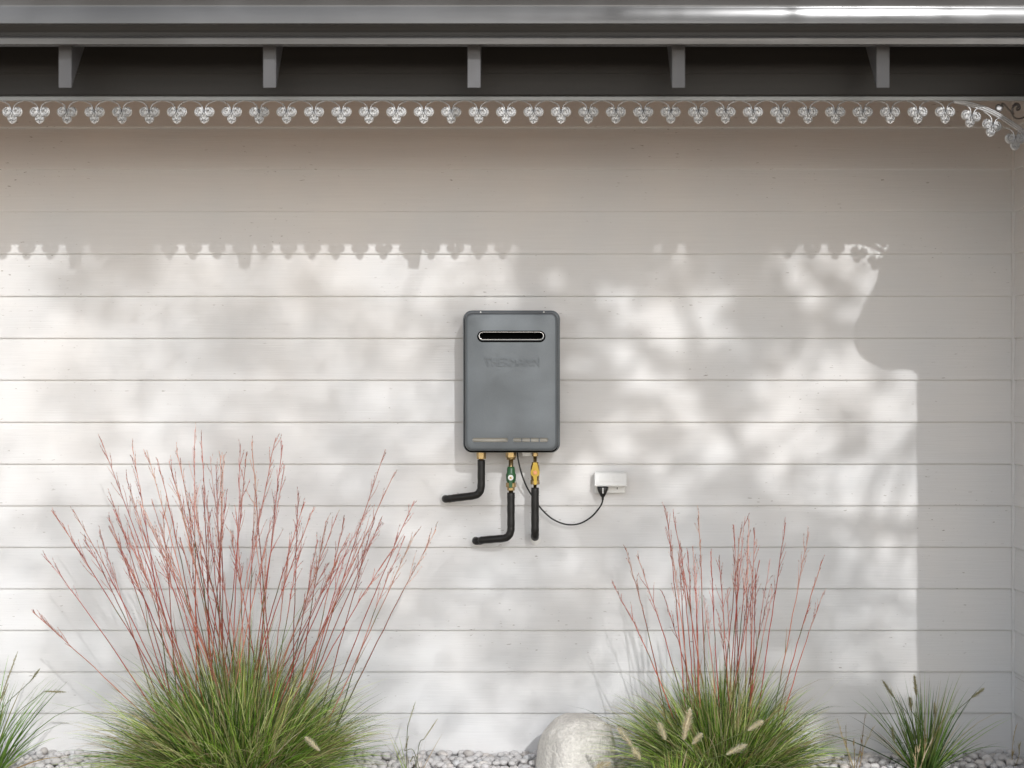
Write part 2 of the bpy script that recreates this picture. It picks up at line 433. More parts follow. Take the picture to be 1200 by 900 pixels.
# roof sheet
b = MB(); b.add([(X0-.1, -1.15, 2.56), (X1, -1.15, 2.56), (X1, 0, 2.93), (X0-.1, 0, 2.93), (X0-.1, -1.15, 2.575), (X1, -1.15, 2.575), (X1, 0, 2.945), (X0-.1, 0, 2.945)],
                [(0,3,2,1),(4,5,6,7),(0,1,5,4),(1,2,6,5),(2,3,7,6),(3,0,4,7)]); vp(b, 'roof_sheet', M_roof)

# ------------------------------------------------------------------ post (just out of frame) that carries the corner bracket
post = MB(); post.box((1.715, yb+.01, -.03), (1.788, yb+.083, zb-.002)); me = post.mesh('verandah_post'); bevel(me, .006)
tag(link_mesh('verandah_post', me, M_beam), 'square dark verandah post beside the side wall carrying the corner bracket', 'post')

# ------------------------------------------------------------------ cast lace
RL = .134
yl = -L*RL
kl = K*(1-RL)                               # metres per pixel in the lace plane
zr0, zr1 = P(0, 118, RL).z, P(0, 113.2, RL).z
def spiral(cx, cz, r0, turns, a0, sgn, n=18, y=-.0035):
    out = []
    for i in range(n+1):
        t = i/n; a = a0+sgn*turns*2*PI*t; r = r0*(1-.82*t)
        out.append((cx+r*math.cos(a), y-.0015*t, cz+r*math.sin(a)))
    return out
def ornament_parts():
    u = kl                                  # one pixel
    pl = MB()
    def disc(cx, cz, r, y0, y1, n=18, sz=1.0):
        vs = []
        for (yy, rr) in ((y1, r), (y0+.001, r), (y0, r*.86)):
            vs += [(cx+rr*math.cos(2*PI*i/n), yy, cz+rr*sz*math.sin(2*PI*i/n)) for i in range(n)]
        fs = [(i, (i+1) % n, (i+1) % n+n, i+n) for i in range(n)]+[(i+n, (i+1) % n+n, (i+1) % n+2*n, i+2*n) for i in range(n)]
        fs += [tuple(range(2*n, 3*n)), tuple(reversed(range(n)))]
        pl.add(vs, fs)
    disc(-5.8*u, -12.9*u, 6.0*u, -.0008, .0032); disc(5.8*u, -12.9*u, 6.0*u, -.0003, .0036)
    disc(0, -21.0*u, 5.4*u, -.0012, .0028); disc(0, -24.3*u, 2.6*u, -.0016, .0024); disc(0, -15.5*u, 4.2*u, -.0020, .0022)
    rl = MB()
    for s in (-1, 1):
        arm = [(s*13.5*u, 0, .1*u), (s*10.5*u, 0, -.9*u), (s*6.5*u, -.001, -2.6*u), (s*3.2*u, -.002, -5.4*u), (s*1.9*u, -.003, -9*u), (s*1.6*u, -.004, -13*u)]
        rl.tube(smooth_path(arm, 4), [.0014+.0009*(i/20) for i in range(21)], 7)
        rl.tube(spiral(s*5.7*u, -12.9*u, 5.0*u, 1.35, (PI*.5 if s > 0 else PI*.5), -s), .0022, 6)
        tail = [(s*1.2*u, -.0045, -11*u), (s*2.2*u, -.005, -15*u), (s*5.0*u, -.0048, -17.8*u), (s*8.6*u, -.0045, -17*u)]
        rl.tube(smooth_path(tail, 4), .0020, 6)
        rl.tube(spiral(s*2.3*u, -21.3*u, 2.7*u, .9, PI/2, -s, 12, -.005), .0017, 6)
    rl.tube([(0, -.005, -10*u), (0, -.0065, -16*u), (0, -.006, -19*u)], [.0012, .0026, .001], 7)
    rl.tube([(0, -.004, -22*u), (0, -.007, -24*u), (0, -.004, -26*u)], [.001, .0032, .001], 7)
    a = pl.fixed('ornament'); c = rl.fixed('scrollwork')
    a.materials.append(M_lace_back); c.materials.append(M_lace); return a, c
orn_me, scr_me = ornament_parts()
def ornament(parent, pinv, x, z, tilt=0, y=yl-.004, s=1):
    o = bpy.data.objects.new('ornament', orn_me); COL.objects.link(o); o.parent = parent; o.matrix_parent_inverse = pinv
    o.location = (x, y+.006, z); o.rotation_euler = (0, tilt, 0); o.scale = (s, 1, s)
    c = bpy.data.objects.new('scrollwork', scr_me); COL.objects.link(c); c.parent = o
lace = empty('lace_trim', (-1, yl, zr1), 'silver cast lace trim of hanging spade-shaped drops along the beam', 'trim')
li = Matrix.Translation((1, -yl, -zr1))
b = MB(); b.box((X0, yl-.002, zr0), (X1, yl+.011, zr1)); me = b.mesh('lace_rail'); bevel(me, .0015)
o = link_mesh('lace_rail', me, M_rail, lace); o.matrix_parent_inverse = li
for i in range(-12, 35):
    ornament(lace, li, P(14+32.17*i, 0, RL).x, zr0)
cb = empty('corner_bracket', (1.7, yl, zr0), 'curved silver cast-iron corner bracket with scrolls at the top right', 'bracket')
ci = Matrix.Translation((-1.7, -yl, -zr0))
def PL(x, y, dy=0.0): q = P(x, y, RL); return Vector((q.x, q.y+dy, q.z))
arc = [(1118, 119), (1132, 120.8), (1148, 125), (1165, 132), (1183, 142.5), (1200, 155), (1216, 172), (1230, 196), (1239, 225), (1243, 262)]
for k_, (off, rad) in enumerate(((-2.1, .0024), (0, .0030), (2.1, .0024))):
    pa = []
    for i, (x, y) in enumerate(arc):
        a = arc[max(i-1, 0)]; c = arc[min(i+1, len(arc)-1)]; d = Vector((c[0]-a[0], c[1]-a[1])).normalized()
        pa.append(PL(x-d.y*off*min(1, i/2.0+.3), y+d.x*off*min(1, i/2.0+.3), .004))
    b = MB(); b.tube(smooth_path(pa, 6), rad*1.15, 8); o = b.build('curved_bar', M_lace, cb, True); o.matrix_parent_inverse = ci
for (x, y, t_) in ((1141, 124.5, .2), (1166, 135.5, .24), (1190.5, 151, .04), (1218, 175, .5), (1228, 205, .9)):
    q = PL(x, y); ornament(cb, ci, q.x, q.z+.004, t_)
def scroll(pts, rad, m=M_lace_d):
    b = MB(); p_ = smooth_path([PL(x, y, .006) for x, y in pts], 5); b.tube(p_, [rad*(1-.3*i/len(p_)) for i in range(len(p_))], 8)
    o = b.build('scroll', m, cb, True); o.matrix_parent_inverse = ci
scroll([(1171.5, 127), (1173, 125.5), (1172.5, 123.2), (1170, 122.8), (1168, 125), (1168.2, 128.2), (1171, 130), (1174.5, 128.5), (1175.6, 125), (1174.5, 121.5), (1177, 121.5), (1181, 126), (1185.5, 131), (1188.5, 136.5), (1193, 138.8), (1200, 137.5), (1208, 134), (1216, 137)], .0034)
scroll([(1192, 126.3), (1194, 125), (1193, 122.8), (1190.6, 122.8), (1187.8, 125.4), (1187.2, 129.5), (1188.6, 134)], .0036)
scroll([(1192, 126.3), (1192.5, 128.7), (1195.5, 127.6), (1196, 124.2), (1194, 121), (1190.5, 120.8), (1187.3, 124)], .0028)
b = MB(); b.tube([PL(1171, 126.2, .001), PL(1171, 126.2, .008)], .0075, 12); o = b.build('rosette', M_lace, cb, True); o.matrix_parent_inverse = ci
scroll([(1216, 120), (1212, 128), (1214, 138), (1226, 150), (1238, 156)], .0036)

# ================================================================== WATER HEATER
RH = .034
kh = K*(1-RH)
hc = P(599.2, 447.2, RH); yf = -L*RH
W, H = 108.5*kh, 162.5*kh
wh = empty('water_heater', (hc.x, 0, hc.z), 'blue-grey metallic gas water heater mounted on the white weatherboards', 'water heater')
hi = Matrix.Translation((-hc.x, 0, -hc.z))
def hp(o): o.matrix_parent_inverse = hi; return o
b = MB(); WB, HB = 113.6*kh*1.006, 167.0*kh*1.006; yc = yf+.05
loft(b, [(WB, HB, .03, -.035), (WB, HB, .03, yc+.002), (WB-.003, HB-.003, .0285, yc), (WB-.02, HB-.02, .02, yc-.0005)], P(599.5, 0, RH).x, hc.z+.0005)
body = hp(b.build('body', M_heater, wh, True))
# cover with rolled edges
b = MB(); loops = [(W-.006, H-.006, .022, yc-.0002), (W, H, .024, yc-.004)]
R1 = .013
loops.append((W, H, .024, yf+R1))
for k_ in range(1, 7):
    a = PI/2*k_/6; ins = R1*(1-math.cos(a)); dy = R1*math.sin(a)*.72
    loops.append((W-2*ins, H-2*ins, .024-ins*.45, yf+R1*.72-dy+.0+(R1*.28)*(1-math.sin(a))))
for ins, dy in ((.020, -.0006), (.028, -.0012), (.038, -.0019), (.05, -.0026), (.065, -.0032), (.080, -.0034)): loops.append((W-2*ins, H-2*ins, .016, yf+dy))
loft(b, loops, hc.x, hc.z)
cover_me = b.fixed('cover')
def cutter(x0, y0, x1, y1, yback):
    p0, p1 = P(x0, y1, RH), P(x1, y0, RH); m_ = MB(); w_, h_ = p1.x-p0.x, p1.z-p0.z
    loft(m_, [(w_, h_, h_*.49, yf-.05), (w_, h_, h_*.49, yback)], (p0.x+p1.x)/2, (p0.z+p1.z)/2, smooth=False)
    return m_.fixed('cut')
cov = link_mesh('cover', cover_me, M_heater)
cuts = []
for c in ((562.3, 389.6, 636, 397.6, yf+.03), (553.5, 513.2, 595.5, 518.2, yf+.012), (601, 513.2, 642.5, 518.2, yf+.012)):
    co = link_mesh('cut', cutter(*c)); cuts.append(co)
    md = cov.modifiers.new('b', 'BOOLEAN'); md.object = co; md.operation = 'DIFFERENCE'; md.solver = 'EXACT'
dg = bpy.context.evaluated_depsgraph_get()
nm = bpy.data.meshes.new_from_object(cov.evaluated_get(dg)); cov.modifiers.clear(); cov.data = nm; nm.name = 'cover'
for p_ in nm.polygons:
    if p_.normal.y < -.97 or len(p_.vertices) > 8: p_.use_smooth = False
if not nm.materials: nm.materials.append(M_heater)
for c in cuts: bpy.data.objects.remove(c)
cov.parent = wh; hp(cov)
# flue opening bezel + black inside
p0, p1 = P(561.2, 398.4, RH), P(637.2, 388.9, RH); cx, cz = (p0.x+p1.x)/2, (p0.z+p1.z)/2; w_, h_ = p1.x-p0.x, p1.z-p0.z
def stad_loop(w_, h_, y): return (w_, h_, h_*.499, y)
b = MB(); loft(b, [stad_loop(w_, h_, yf+.004), stad_loop(w_+.002, h_+.002, yf-.008), stad_loop(w_, h_, yf-.0115), stad_loop(w_-.003, h_-.003, yf-.012),
                   stad_loop(w_-.0055, h_-.0055, yf-.010), stad_loop(w_-.0058, h_-.0058, yf-.006)], cx, cz, closed=True)
hp(b.build('flue_bezel', M_chrome, wh, True))
b = MB(); loft(b, [stad_loop(w_-.0062, h_-.0062, yf-.008), stad_loop(w_-.0045, h_-.0045, yf-.0055), stad_loop(w_-.0045, h_-.0045, yf+.024), stad_loop(w_-.0070, h_-.0070, yf+.022), stad_loop(w_-.0070, h_-.0070, yf-.006)], cx, cz, closed=True)
loft(b, [stad_loop(w_-.006, h_-.006, yf+.018), stad_loop(w_-.006, h_-.006, yf+.020)], cx, cz); hp(b.build('flue_opening', M_black, wh, True))
b = MB(); loft(b, [(W+.0045, H+.0055, .026, yc-.0030), (W+.0045, H+.0055, .026, yc-.0165)], hc.x-.0006, hc.z-.0032); hp(b.build('cover_gap_shade', M_black, wh, True))  # black ring put in as the gap's shade along the cover edge
b = MB(); loft(b, [stad_loop(w_+.012, h_+.012, yf-.0022), stad_loop(w_+.012, h_+.012, yf-.0040), stad_loop(w_+.002, h_+.002, yf-.0042), stad_loop(w_+.002, h_+.002, yf-.0022)], cx, cz-.002, closed=True)
hp(b.build('bezel_shade', M_black, wh, True))  # black ring, set slightly low, painted as the bezel's shadow on the cover
for (x0, x1, div) in ((553.5, 595.5, 0), (601, 642.5, 4)):
    a, c = P(x0, 518.2, RH), P(x1, 513.2, RH)
    b = MB(); b.box((a.x, yf+.0065, a.z), (c.x, yf+.0085, c.z)); b.tube([(a.x+.004, yf+.004, a.z+.004), (c.x-.004, yf+.004, a.z+.004)], .0035, 8)
    hp(b.build('air_intake', M_cream, wh, True))
    for k_ in range(1, div):
        x = a.x+(c.x-a.x)*k_/div; b = MB(); b.box((x-.002, yf-.0022, a.z+.001), (x+.002, yf+.006, c.z-.001)); hp(b.build('louvre_divider', M_heater, wh))
for (x, y) in ((563, 365.3), (637.7, 365.3), (563, 529.3), (637.3, 529.3)):
    q = P(x, y, RH); b = MB(); b.tube([(q.x, yc+.004, q.z), (q.x, yc-.004, q.z), (q.x, yc-.0055, q.z)], [.0032, .0032, .002], 10); hp(b.build('screw', M_screw, wh, True))
# mounting flange to the wall
b = MB(); b.box((hc.x-.07, -.036, hc.z-HB/2-.0), (hc.x+.07, -.0115, hc.z+HB/2+.004)); hp(b.build('mounting_plate', M_heater, wh))
# raised lettering
cu = bpy.data.curves.new('lettering', 'FONT'); cu.body = 'THERMANN'; cu.size = 1; cu.extrude = .06; cu.bevel_depth = 0.0; cu.offset = 0.0; cu.resolution_u = 2
cu.align_x = 'CENTER'; cu.align_y = 'CENTER'; cu.space_character = 1.02
to = bpy.data.objects.new('t', cu); COL.objects.link(to)
dg = bpy.context.evaluated_depsgraph_get(); dg.update()
tm = bpy.data.meshes.new_from_object(to.evaluated_get(dg)); bpy.data.objects.remove(to)
xs = [v.co.x for v in tm.vertices]; ys = [v.co.y for v in tm.vertices]; zsx = [v.co.z for v in tm.vertices]
q0, q1 = P(568.3, 429.2, RH), P(632.3, 419.2, RH)
for v in tm.vertices:
    u_ = (v.co.x-min(xs))/(max(xs)-min(xs)); t_ = (v.co.y-min(ys))/(max(ys)-min(ys)); d_ = (v.co.z-min(zsx))/(max(zsx)-min(zsx))
    v.co = Vector((q0.x+(q1.x-q0.x)*u_, yf-.0028-.0052*d_, q0.z+(q1.z-q0.z)*t_))
tm.update(); tm.name = 'brand_lettering'; tm.materials.clear()
hp(link_mesh('brand_lettering', tm, M_heater, wh))
# sockets under the case belong to the heater
yp = -.105                                  # the pipes drop from the middle of the case
rp = -yp/L
zbot = hc.z-HB/2
def PP(x, y, r=rp): return P(x, y, r)
b = MB(); a = PP(617, 0); b.box((a.x-.0155, yp-.012, zbot-.013), (a.x+.0155, yp+.018, zbot+.002)); me = b.mesh('drain_cap'); bevel(me, .002); hp(link_mesh('drain_cap', me, M_white, wh))

def hexnut(b, x, y, z0, z1, r):
    b.tube([(x, y, z0), (x, y, z0+.002), (x, y, z1-.002), (x, y, z1)], [r*.88, r, r, r*.88], 6, smooth=False)
def tbuild(b, name, m, par, pinv): o = b.build(name, m, par, True); o.matrix_parent_inverse = pinv; return o
def zpx(y): return P(0, y, rp).z
def lag(par, pinv, pts, rad):
    b = MB(); pth = smooth_path(pts, 8); b.tube(pth, [rad*(1+.02*math.sin(i*.9)) for i in range(len(pth))], 20)
    tbuild(b, 'lagging', M_lag, par, pinv)
def collar(par, pinv, x, z, rad):
    b = MB(); b.tube([(x, -.013, z), (x, -.019, z)], rad*1.38, 24); tbuild(b, 'wall_collar', M_white, par, pinv)
kp = K*(1-rp)
# --- hot water pipe (left)
x1 = PP(564, 0).x
pi1 = empty('insulated_pipe', (x1, yp, zbot), 'shorter black lagged pipe bending left, leftmost under the heater', 'pipe', 'black lagged pipes under the heater')
v1 = Matrix.Translation((-x1, -yp, -zbot))
b = MB(); b.tube([(x1, yp, zbot+.004), (x1, yp, zpx(541))], .0088, 14); tbuild(b, 'copper_tube', M_copper, pi1, v1)
b = MB(); hexnut(b, x1, yp, zpx(538), zbot+.001, .0165); tbuild(b, 'brass_nut', M_brass, pi1, v1)
z_ = zpx(584); xe = PP(521, 0).x
lag(pi1, v1, [(x1, yp, zpx(539)), (x1, yp, zpx(555)), (x1-.0005, yp, zpx(570)), (x1-.006, yp+.001, zpx(576.5)), (x1-.020, yp+.004, zpx(580.3)), (x1-.05, yp+.014, zpx(582.2)), (x1-.09, yp+.028, zpx(584)),
              (xe+.02, yp+.04, zpx(585.2)), (xe+.004, yp+.050, zpx(585.9)), (xe, -.03, zpx(586.2)), (xe, -.008, zpx(586.2))], .0134)
collar(pi1, v1, xe, zpx(586.4), .0134)
# --- cold water pipe with green valve (middle)
x2 = PP(598.8, 0).x
pi2 = empty('insulated_pipe', (x2, yp, zbot), 'long black lagged pipe with a green valve, bending left at its foot', 'pipe', 'black lagged pipes under the heater')
v2 = Matrix.Translation((-x2, -yp, -zbot))
b = MB(); hexnut(b, x2, yp, zpx(536.5), zbot+.001, .0185); b.tube([(x2, yp, zpx(538.6)), (x2, yp, zpx(536.3))], .0155, 20); tbuild(b, 'brass_nut', M_brass, pi2, v2)
b = MB(); b.tube([(x2, yp, zpx(580)), (x2, yp, zpx(530))], .0082, 16); tbuild(b, 'copper_tube', M_brass, pi2, v2)
b = MB(); zt_, zb_ = zpx(546.8), zpx(566)
b.tube([(x2, yp, zt_), (x2, yp, zt_-.006), (x2, yp, zt_-.02), (x2, yp, (zt_+zb_)/2), (x2, yp, zb_+.008), (x2, yp, zb_)], [.012, .014, .0145, .0182, .0165, .012], 18)
vb = tbuild(b, 'valve_body', M_green, pi2, v2)
b = MB(); hexnut(b, x2, yp, zpx(571.2), zpx(565.4), .0178); tbuild(b, 'brass_nut', M_brass, pi2, v2)
b = MB(); hexnut(b, x2, yp, zpx(575), zpx(570.8), .0135); tbuild(b, 'brass_nut', M_brass, pi2, v2)
zh = zpx(559.2)
b = MB(); loft(b, [(.012, .050, .004, yp-.029), (.012, .050, .004, yp-.0265)], x2-.001, zh-.010); loft(b, [(.022, .024, .010, yp-.0295), (.022, .024, .010, yp-.0262)], x2-.001, zh)
b.tube([(x2-.001, yp-.0262, zh), (x2-.001, yp-.015, zh)], .006, 12)
tbuild(b, 'valve_handle', M_green, pi2, v2)
b = MB(); b.tube([(x2-.001, yp-.0296, zh), (x2-.001, yp-.034, zh), (x2-.001, yp-.035, zh)], [.0098, .0098, .008], 18); tbuild(b, 'handle_button', M_white, pi2, v2)
b = MB(); b.tube([(x2-.001, yp-.035, zh), (x2-.001, yp-.0385, zh)], .0042, 6); tbuild(b, 'handle_screw', M_brass, pi2, v2)
xe = PP(557, 0).x
lag(pi2, v2, [(x2, yp, zpx(577.2)), (x2, yp, zpx(595)), (x2, yp, zpx(614)), (x2-.001, yp, zpx(622)), (x2-.009, yp+.002, zpx(628.2)), (x2-.026, yp+.008, zpx(631)), (x2-.06, yp+.018, zpx(632.4)), (x2-.1, yp+.034, zpx(634)),
              (xe+.018, yp+.045, zpx(635.2)), (xe+.003, yp+.055, zpx(635.8)), (xe, -.03, zpx(636)), (xe, -.008, zpx(636))], .0134)
collar(pi2, v2, xe-.003, zpx(636.8), .0134)
# --- gas pipe with yellow valve (right)
x3 = PP(627, 0).x
pi3 = empty('insulated_pipe', (x3, yp, zbot), 'straight black lagged pipe with a yellow valve, rightmost under the heater', 'pipe', 'black lagged pipes under the heater')
v3 = Matrix.Translation((-x3, -yp, -zbot))
b = MB(); b.tube([(x3, yp, zpx(576)), (x3, yp, zpx(530))], .0062, 14); b.tube([(x3, yp, zpx(534.5)), (x3, yp, zpx(530.5))], .0105, 6, smooth=False); tbuild(b, 'brass_tube', M_brass, pi3, v3)
b = MB(); zt_, zb_ = zpx(541.6), zpx(563)
b.tube([(x3, yp, zt_), (x3, yp, zt_-.008), (x3, yp, zt_-.012), (x3, yp, (zt_+zb_)/2+.002), (x3, yp, zb_+.006), (x3, yp, zb_)], [.012, .012, .0145, .017, .0145, .013], 18); tbuild(b, 'valve_body', M_brass, pi3, v3)
b = MB(); hexnut(b, x3, yp, zpx(567.8), zpx(562.4), .0160); tbuild(b, 'brass_nut', M_brass, pi3, v3)
zh = zpx(553.2)
b = MB(); b.tube([(x3, yp-.030, zh), (x3, yp-.0265, zh)], .0160, 20)
n0 = len(b.v)
def poly(b, pts, y0, y1):
    n = len(pts); b.add([(x, y0, z) for x, z in pts]+[(x, y1, z) for x, z in pts],
          [tuple(range(n)), tuple(reversed(range(n, 2*n)))]+[(k_, (k_+1) % n, (k_+1) % n+n, k_+n) for k_ in range(n)])
poly(b, [(x3-.0065, zpx(541.5)), (x3+.0065, zpx(541.5)), (x3+.0125, zh+.006), (x3-.0125, zh+.006)], yp-.0305, yp-.027)
poly(b, [(x3-.0075, zh-.009), (x3+.0075, zh-.009), (x3+.0045, zpx(567.3)), (x3-.003, zpx(567.3))], yp-.0302, yp-.0268)
b.tube([(x3, yp-.0265, zh), (x3, yp-.014, zh)], .006, 12)
tbuild(b, 'valve_handle', M_yellow, pi3, v3)
b = MB(); b.tube([(x3, yp-.0306, zh), (x3, yp-.036, zh)], .0078, 6, smooth=False); b.tube([(x3, yp-.036, zh), (x3, yp-.039, zh)], .004, 10)
tbuild(b, 'handle_screw', M_copper, pi3, v3)
lag(pi3, v3, [(x3, yp, zpx(571.5)), (x3, yp, zpx(590)), (x3, yp, zpx(610)), (x3, yp+.001, zpx(622)), (x3, yp+.012, zpx(628.5)), (x3, yp+.035, zpx(630.5)), (x3, -.03, zpx(630.5)), (x3, -.008, zpx(630.5))], .0138)
collar(pi3, v3, P(627.6, 0, .003).x, P(0, 632, .003).z, .0138)

# --- power point
ro = .005
oc = P(715, 565.5, .003)
out = empty('power_outlet', (oc.x, 0, oc.z), 'white weatherproof power outlet on the wall right of the heater', 'power outlet')
oi = Matrix.Translation((-oc.x, 0, -oc.z))
a, c = P(697.3, 578, .006), P(733, 553.5, .006)
b = MB(); b.box((a.x, -.034, a.z), (c.x, -.0085, c.z)); me = b.mesh('base_plate'); bevel(me, .003); o = link_mesh('base_plate', me, M_white, out); o.matrix_parent_inverse = oi
a, c = P(696.6, 570.2, .011), P(734, 553, .008)
b = MB(); prof = [(-.0345, a.z+.002), (-.070, a.z), (-.072, a.z+.006), (-.058, c.z-.004), (-.052, c.z), (-.0345, c.z)]
b.prism_x(prof, a.x, c.x); me = bevel(b.fixed('hood'), .0025); o = link_mesh('hood', me, M_white, out); o.matrix_parent_inverse = oi
for (xa, xb_, nm_) in ((703, 716, 'switch_cover'), (719.5, 728, 'rocker_switch')):
    p_, q_ = P(xa, 564.5, .0115), P(xb_, 557, .0115)
    def yface(z): return -.072+(z-(a.z+.006))/((c.z-.004)-(a.z+.006))*.014
    b = MB(); vs = []
    for dz in (.0012, -.002):
        vs += [(p_.x, yface(p_.z)-dz, p_.z), (q_.x, yface(p_.z)-dz, p_.z), (q_.x, yface(q_.z)-dz, q_.z), (p_.x, yface(q_.z)-dz, q_.z)]
    b.add(vs, [(0, 1, 2, 3), (4, 7, 6, 5), (0, 4, 5, 1), (1, 5, 6, 2), (2, 6, 7, 3), (3, 7, 4, 0)]); me = bevel(b.fixed(nm_), .0005, 1)
    o = link_mesh(nm_, me, M_white, out); o.matrix_parent_inverse = oi
b = MB(); q_ = P(723.3, 572.5, .006); b.box((q_.x-.0012, -.0355, q_.z-.003), (q_.x+.0012, -.0335, q_.z+.004)); o = b.build('socket_slot', M_black, out); o.matrix_parent_inverse = oi
# --- cord + plug
pts = [P(606, 529, .015), P(607.5, 540, .015), P(611.5, 556, .0145), (P(617.5, 571, .012)), P(625.5, 584, .0085), P(635, 597, .007), P(648, 608.5, .0065), P(664, 614.6, .0065), P(679, 613.6, .007), P(692, 606.5, .008), P(701, 597, .010), P(705.6, 589, .0115), P(706.4, 582, .0118)]
cd = empty('power_cable', pts[-1], 'thin black power cord sagging from the heater to the outlet', 'cord')
ci_ = Matrix.Translation(-pts[-1])
b = MB(); b.tube(smooth_path(pts, 8), .0029, 10); o = b.build('cable', M_cord, cd, True); o.matrix_parent_inverse = ci_
pc = P(706.3, 576, .0115)
b = MB(); px_, py_, pz_ = pc
for (zz, w_, d_) in ((.0175, .0195, .012), (.010, .0195, .0135), (.0, .0165, .0135), (-.010, .0115, .011), (-.017, .0075, .007), (-.020, .0042, .0042), (-.030, .0036, .0036)):
    n = 16
    b.v += [(px_+w_*math.copysign(abs(math.cos(2*PI*i/n))**.7, math.cos(2*PI*i/n)), py_+d_*math.copysign(abs(math.sin(2*PI*i/n))**.7, math.sin(2*PI*i/n)), pz_+zz) for i in range(n)]
    b.c += [(1, 1, 1)]*n
for i in range(6):
    for k_ in range(16): b.f.append((i*16+k_, i*16+(k_+1) % 16, (i+1)*16+(k_+1) % 16, (i+1)*16+k_)); b.smooth.append(True)
b.f += [tuple(range(16)), tuple(range(96, 112))]; b.smooth += [False, False]
o = b.build('plug', M_cord, cd, True); o.matrix_parent_inverse = ci_
b = MB(); b.box((px_-.0016, py_-.0152, pz_-.006), (px_+.0016, py_-.0125, pz_+.014)); o = b.build('plug_mark', M_white, cd); o.matrix_parent_inverse = ci_

# ================================================================== BOULDER
bm = bmesh.new(); bmesh.ops.create_icosphere(bm, subdivisions=5, radius=1)
for v in bm.verts:
    n = v.co.normalized()
    s = 1+.10*noise.noise(n*1.1+Vector((4, 2, 9)))+.035*noise.noise(n*3.1+Vector((1, 5, 2)))+.012*noise.noise(n*9)
    q = Vector((math.copysign(abs(n.x)**.68, n.x), math.copysign(abs(n.y)**.75, n.y), math.copysign(abs(n.z)**.62, n.z)))
    v.co = q*s
for f in bm.faces: f.smooth = True
bc = P(675, 895, .05)
me = bpy.data.meshes.new('boulder'); bm.to_mesh(me); bm.free()
bo = link_mesh('boulder', me, M_boulder); bo.location = (bc.x, bc.y, bc.z-.008); bo.scale = (.124, .12, .172); bo.rotation_euler = (0, .07, .25)
tag(bo, 'pale rounded boulder on the pebbles left of the smaller red-stemmed grass', 'boulder')

# ================================================================== GRASSES
def jit(c, rng, a=.2):
    f = 1+rng.uniform(-a, a); return (c[0]*f*(1+rng.uniform(-.08, .08)), c[1]*f, c[2]*f*(1+rng.uniform(-.15, .15)))
def blade(mb, base, d0, length, droop, width, col, tipc, rng, seg=6):
    """d0: starting direction, droop bends it down with length"""
    p = Vector(base); d = Vector(d0).normalized(); st = length/seg
    side = d.cross(Vector((0, 0, 1)));
    if side.length < 1e-3: side = Vector((1, 0, 0))
    side = side.normalized()
    side = (Matrix.Rotation(rng.uniform(-1.2, 1.2), 3, d) @ side).normalized()
    b = len(mb.v)
    for i in range(seg+1):
        t = i/seg; w_ = width*(1-.25*t if t < .5 else .875*(1-(t-.5)/.5)**.8)*.5
        c = tuple(col[k_]*(1-t**1.6)+tipc[k_]*t**1.6 for k_ in range(3))
        if i == seg: mb.v.append(tuple(p)); mb.c.append(c)
        else: mb.v += [tuple(p-side*w_), tuple(p+side*w_)]; mb.c += [c, c]
        d = (d+Vector((0, 0, -1))*droop*st*(0.35+1.5*t)).normalized()
        p = p+d*st
    for i in range(seg-1): mb.f.append((b+2*i, b+2*i+1, b+2*i+3, b+2*i+2)); mb.smooth.append(True)
    mb.f.append((b+2*seg-2, b+2*seg-1, b+2*seg)); mb.smooth.append(True)

GREENS = [(.17, .31, .03), (.09, .18, .015), (.32, .47, .08), (.60, .66, .28), (.025, .06, .008), (.06, .13, .012)]
TANS = [(.46, .36, .20), (.36, .25, .12), (.62, .54, .36)]
def mound(name, root, rinv, c, rad, length, n, seed, width=.0026, spread=1.0, droop=2.0, greens=GREENS, tan=.13, zmul=1.0):
    rng = random.Random(seed); mb = MB()
    for i in range(n):
        a = rng.uniform(0, 2*PI); q = rng.random()**.55
        base = (c[0]+math.cos(a)*rad*q*.8, c[1]+math.sin(a)*rad*q*.6, rng.uniform(-.01, .015))
        lean = spread*(q**1.3)*rng.uniform(.55, 1.15)+rng.uniform(-.08, .08)
        aa = a+rng.gauss(0, .45)+(rng.uniform(-2, 2) if rng.random() < .07 else 0)
        d = Vector((math.cos(aa)*math.sin(lean), math.sin(aa)*math.sin(lean), math.cos(lean)*zmul))
        ln = length*rng.uniform(.5, 1.05)*(1-.12*q)*(1.22 if rng.random() < .05 else 1)*(1+.22*noise.noise(Vector((a*1.6, q*2, seed))))
        if rng.random() < tan: col = jit(rng.choice(TANS), rng); tip = jit(rng.choice(TANS), rng)
        else:
            col = jit(rng.choice(greens), rng, .3)
            tip = tuple(min(1, v*1.3+.03) for v in col) if rng.random() < .8 else jit(rng.choice(TANS), rng)
        if base[1]+d.y*ln > -.02: d.y = -abs(d.y)*.3
        blade(mb, base, d, ln, droop*rng.uniform(.5, 1.5), width*rng.uniform(.7, 1.3), col, tip, rng)
    o = mb.build(name, M_blade, root); o.matrix_parent_inverse = rinv; tag(o, kind='stuff'); return o

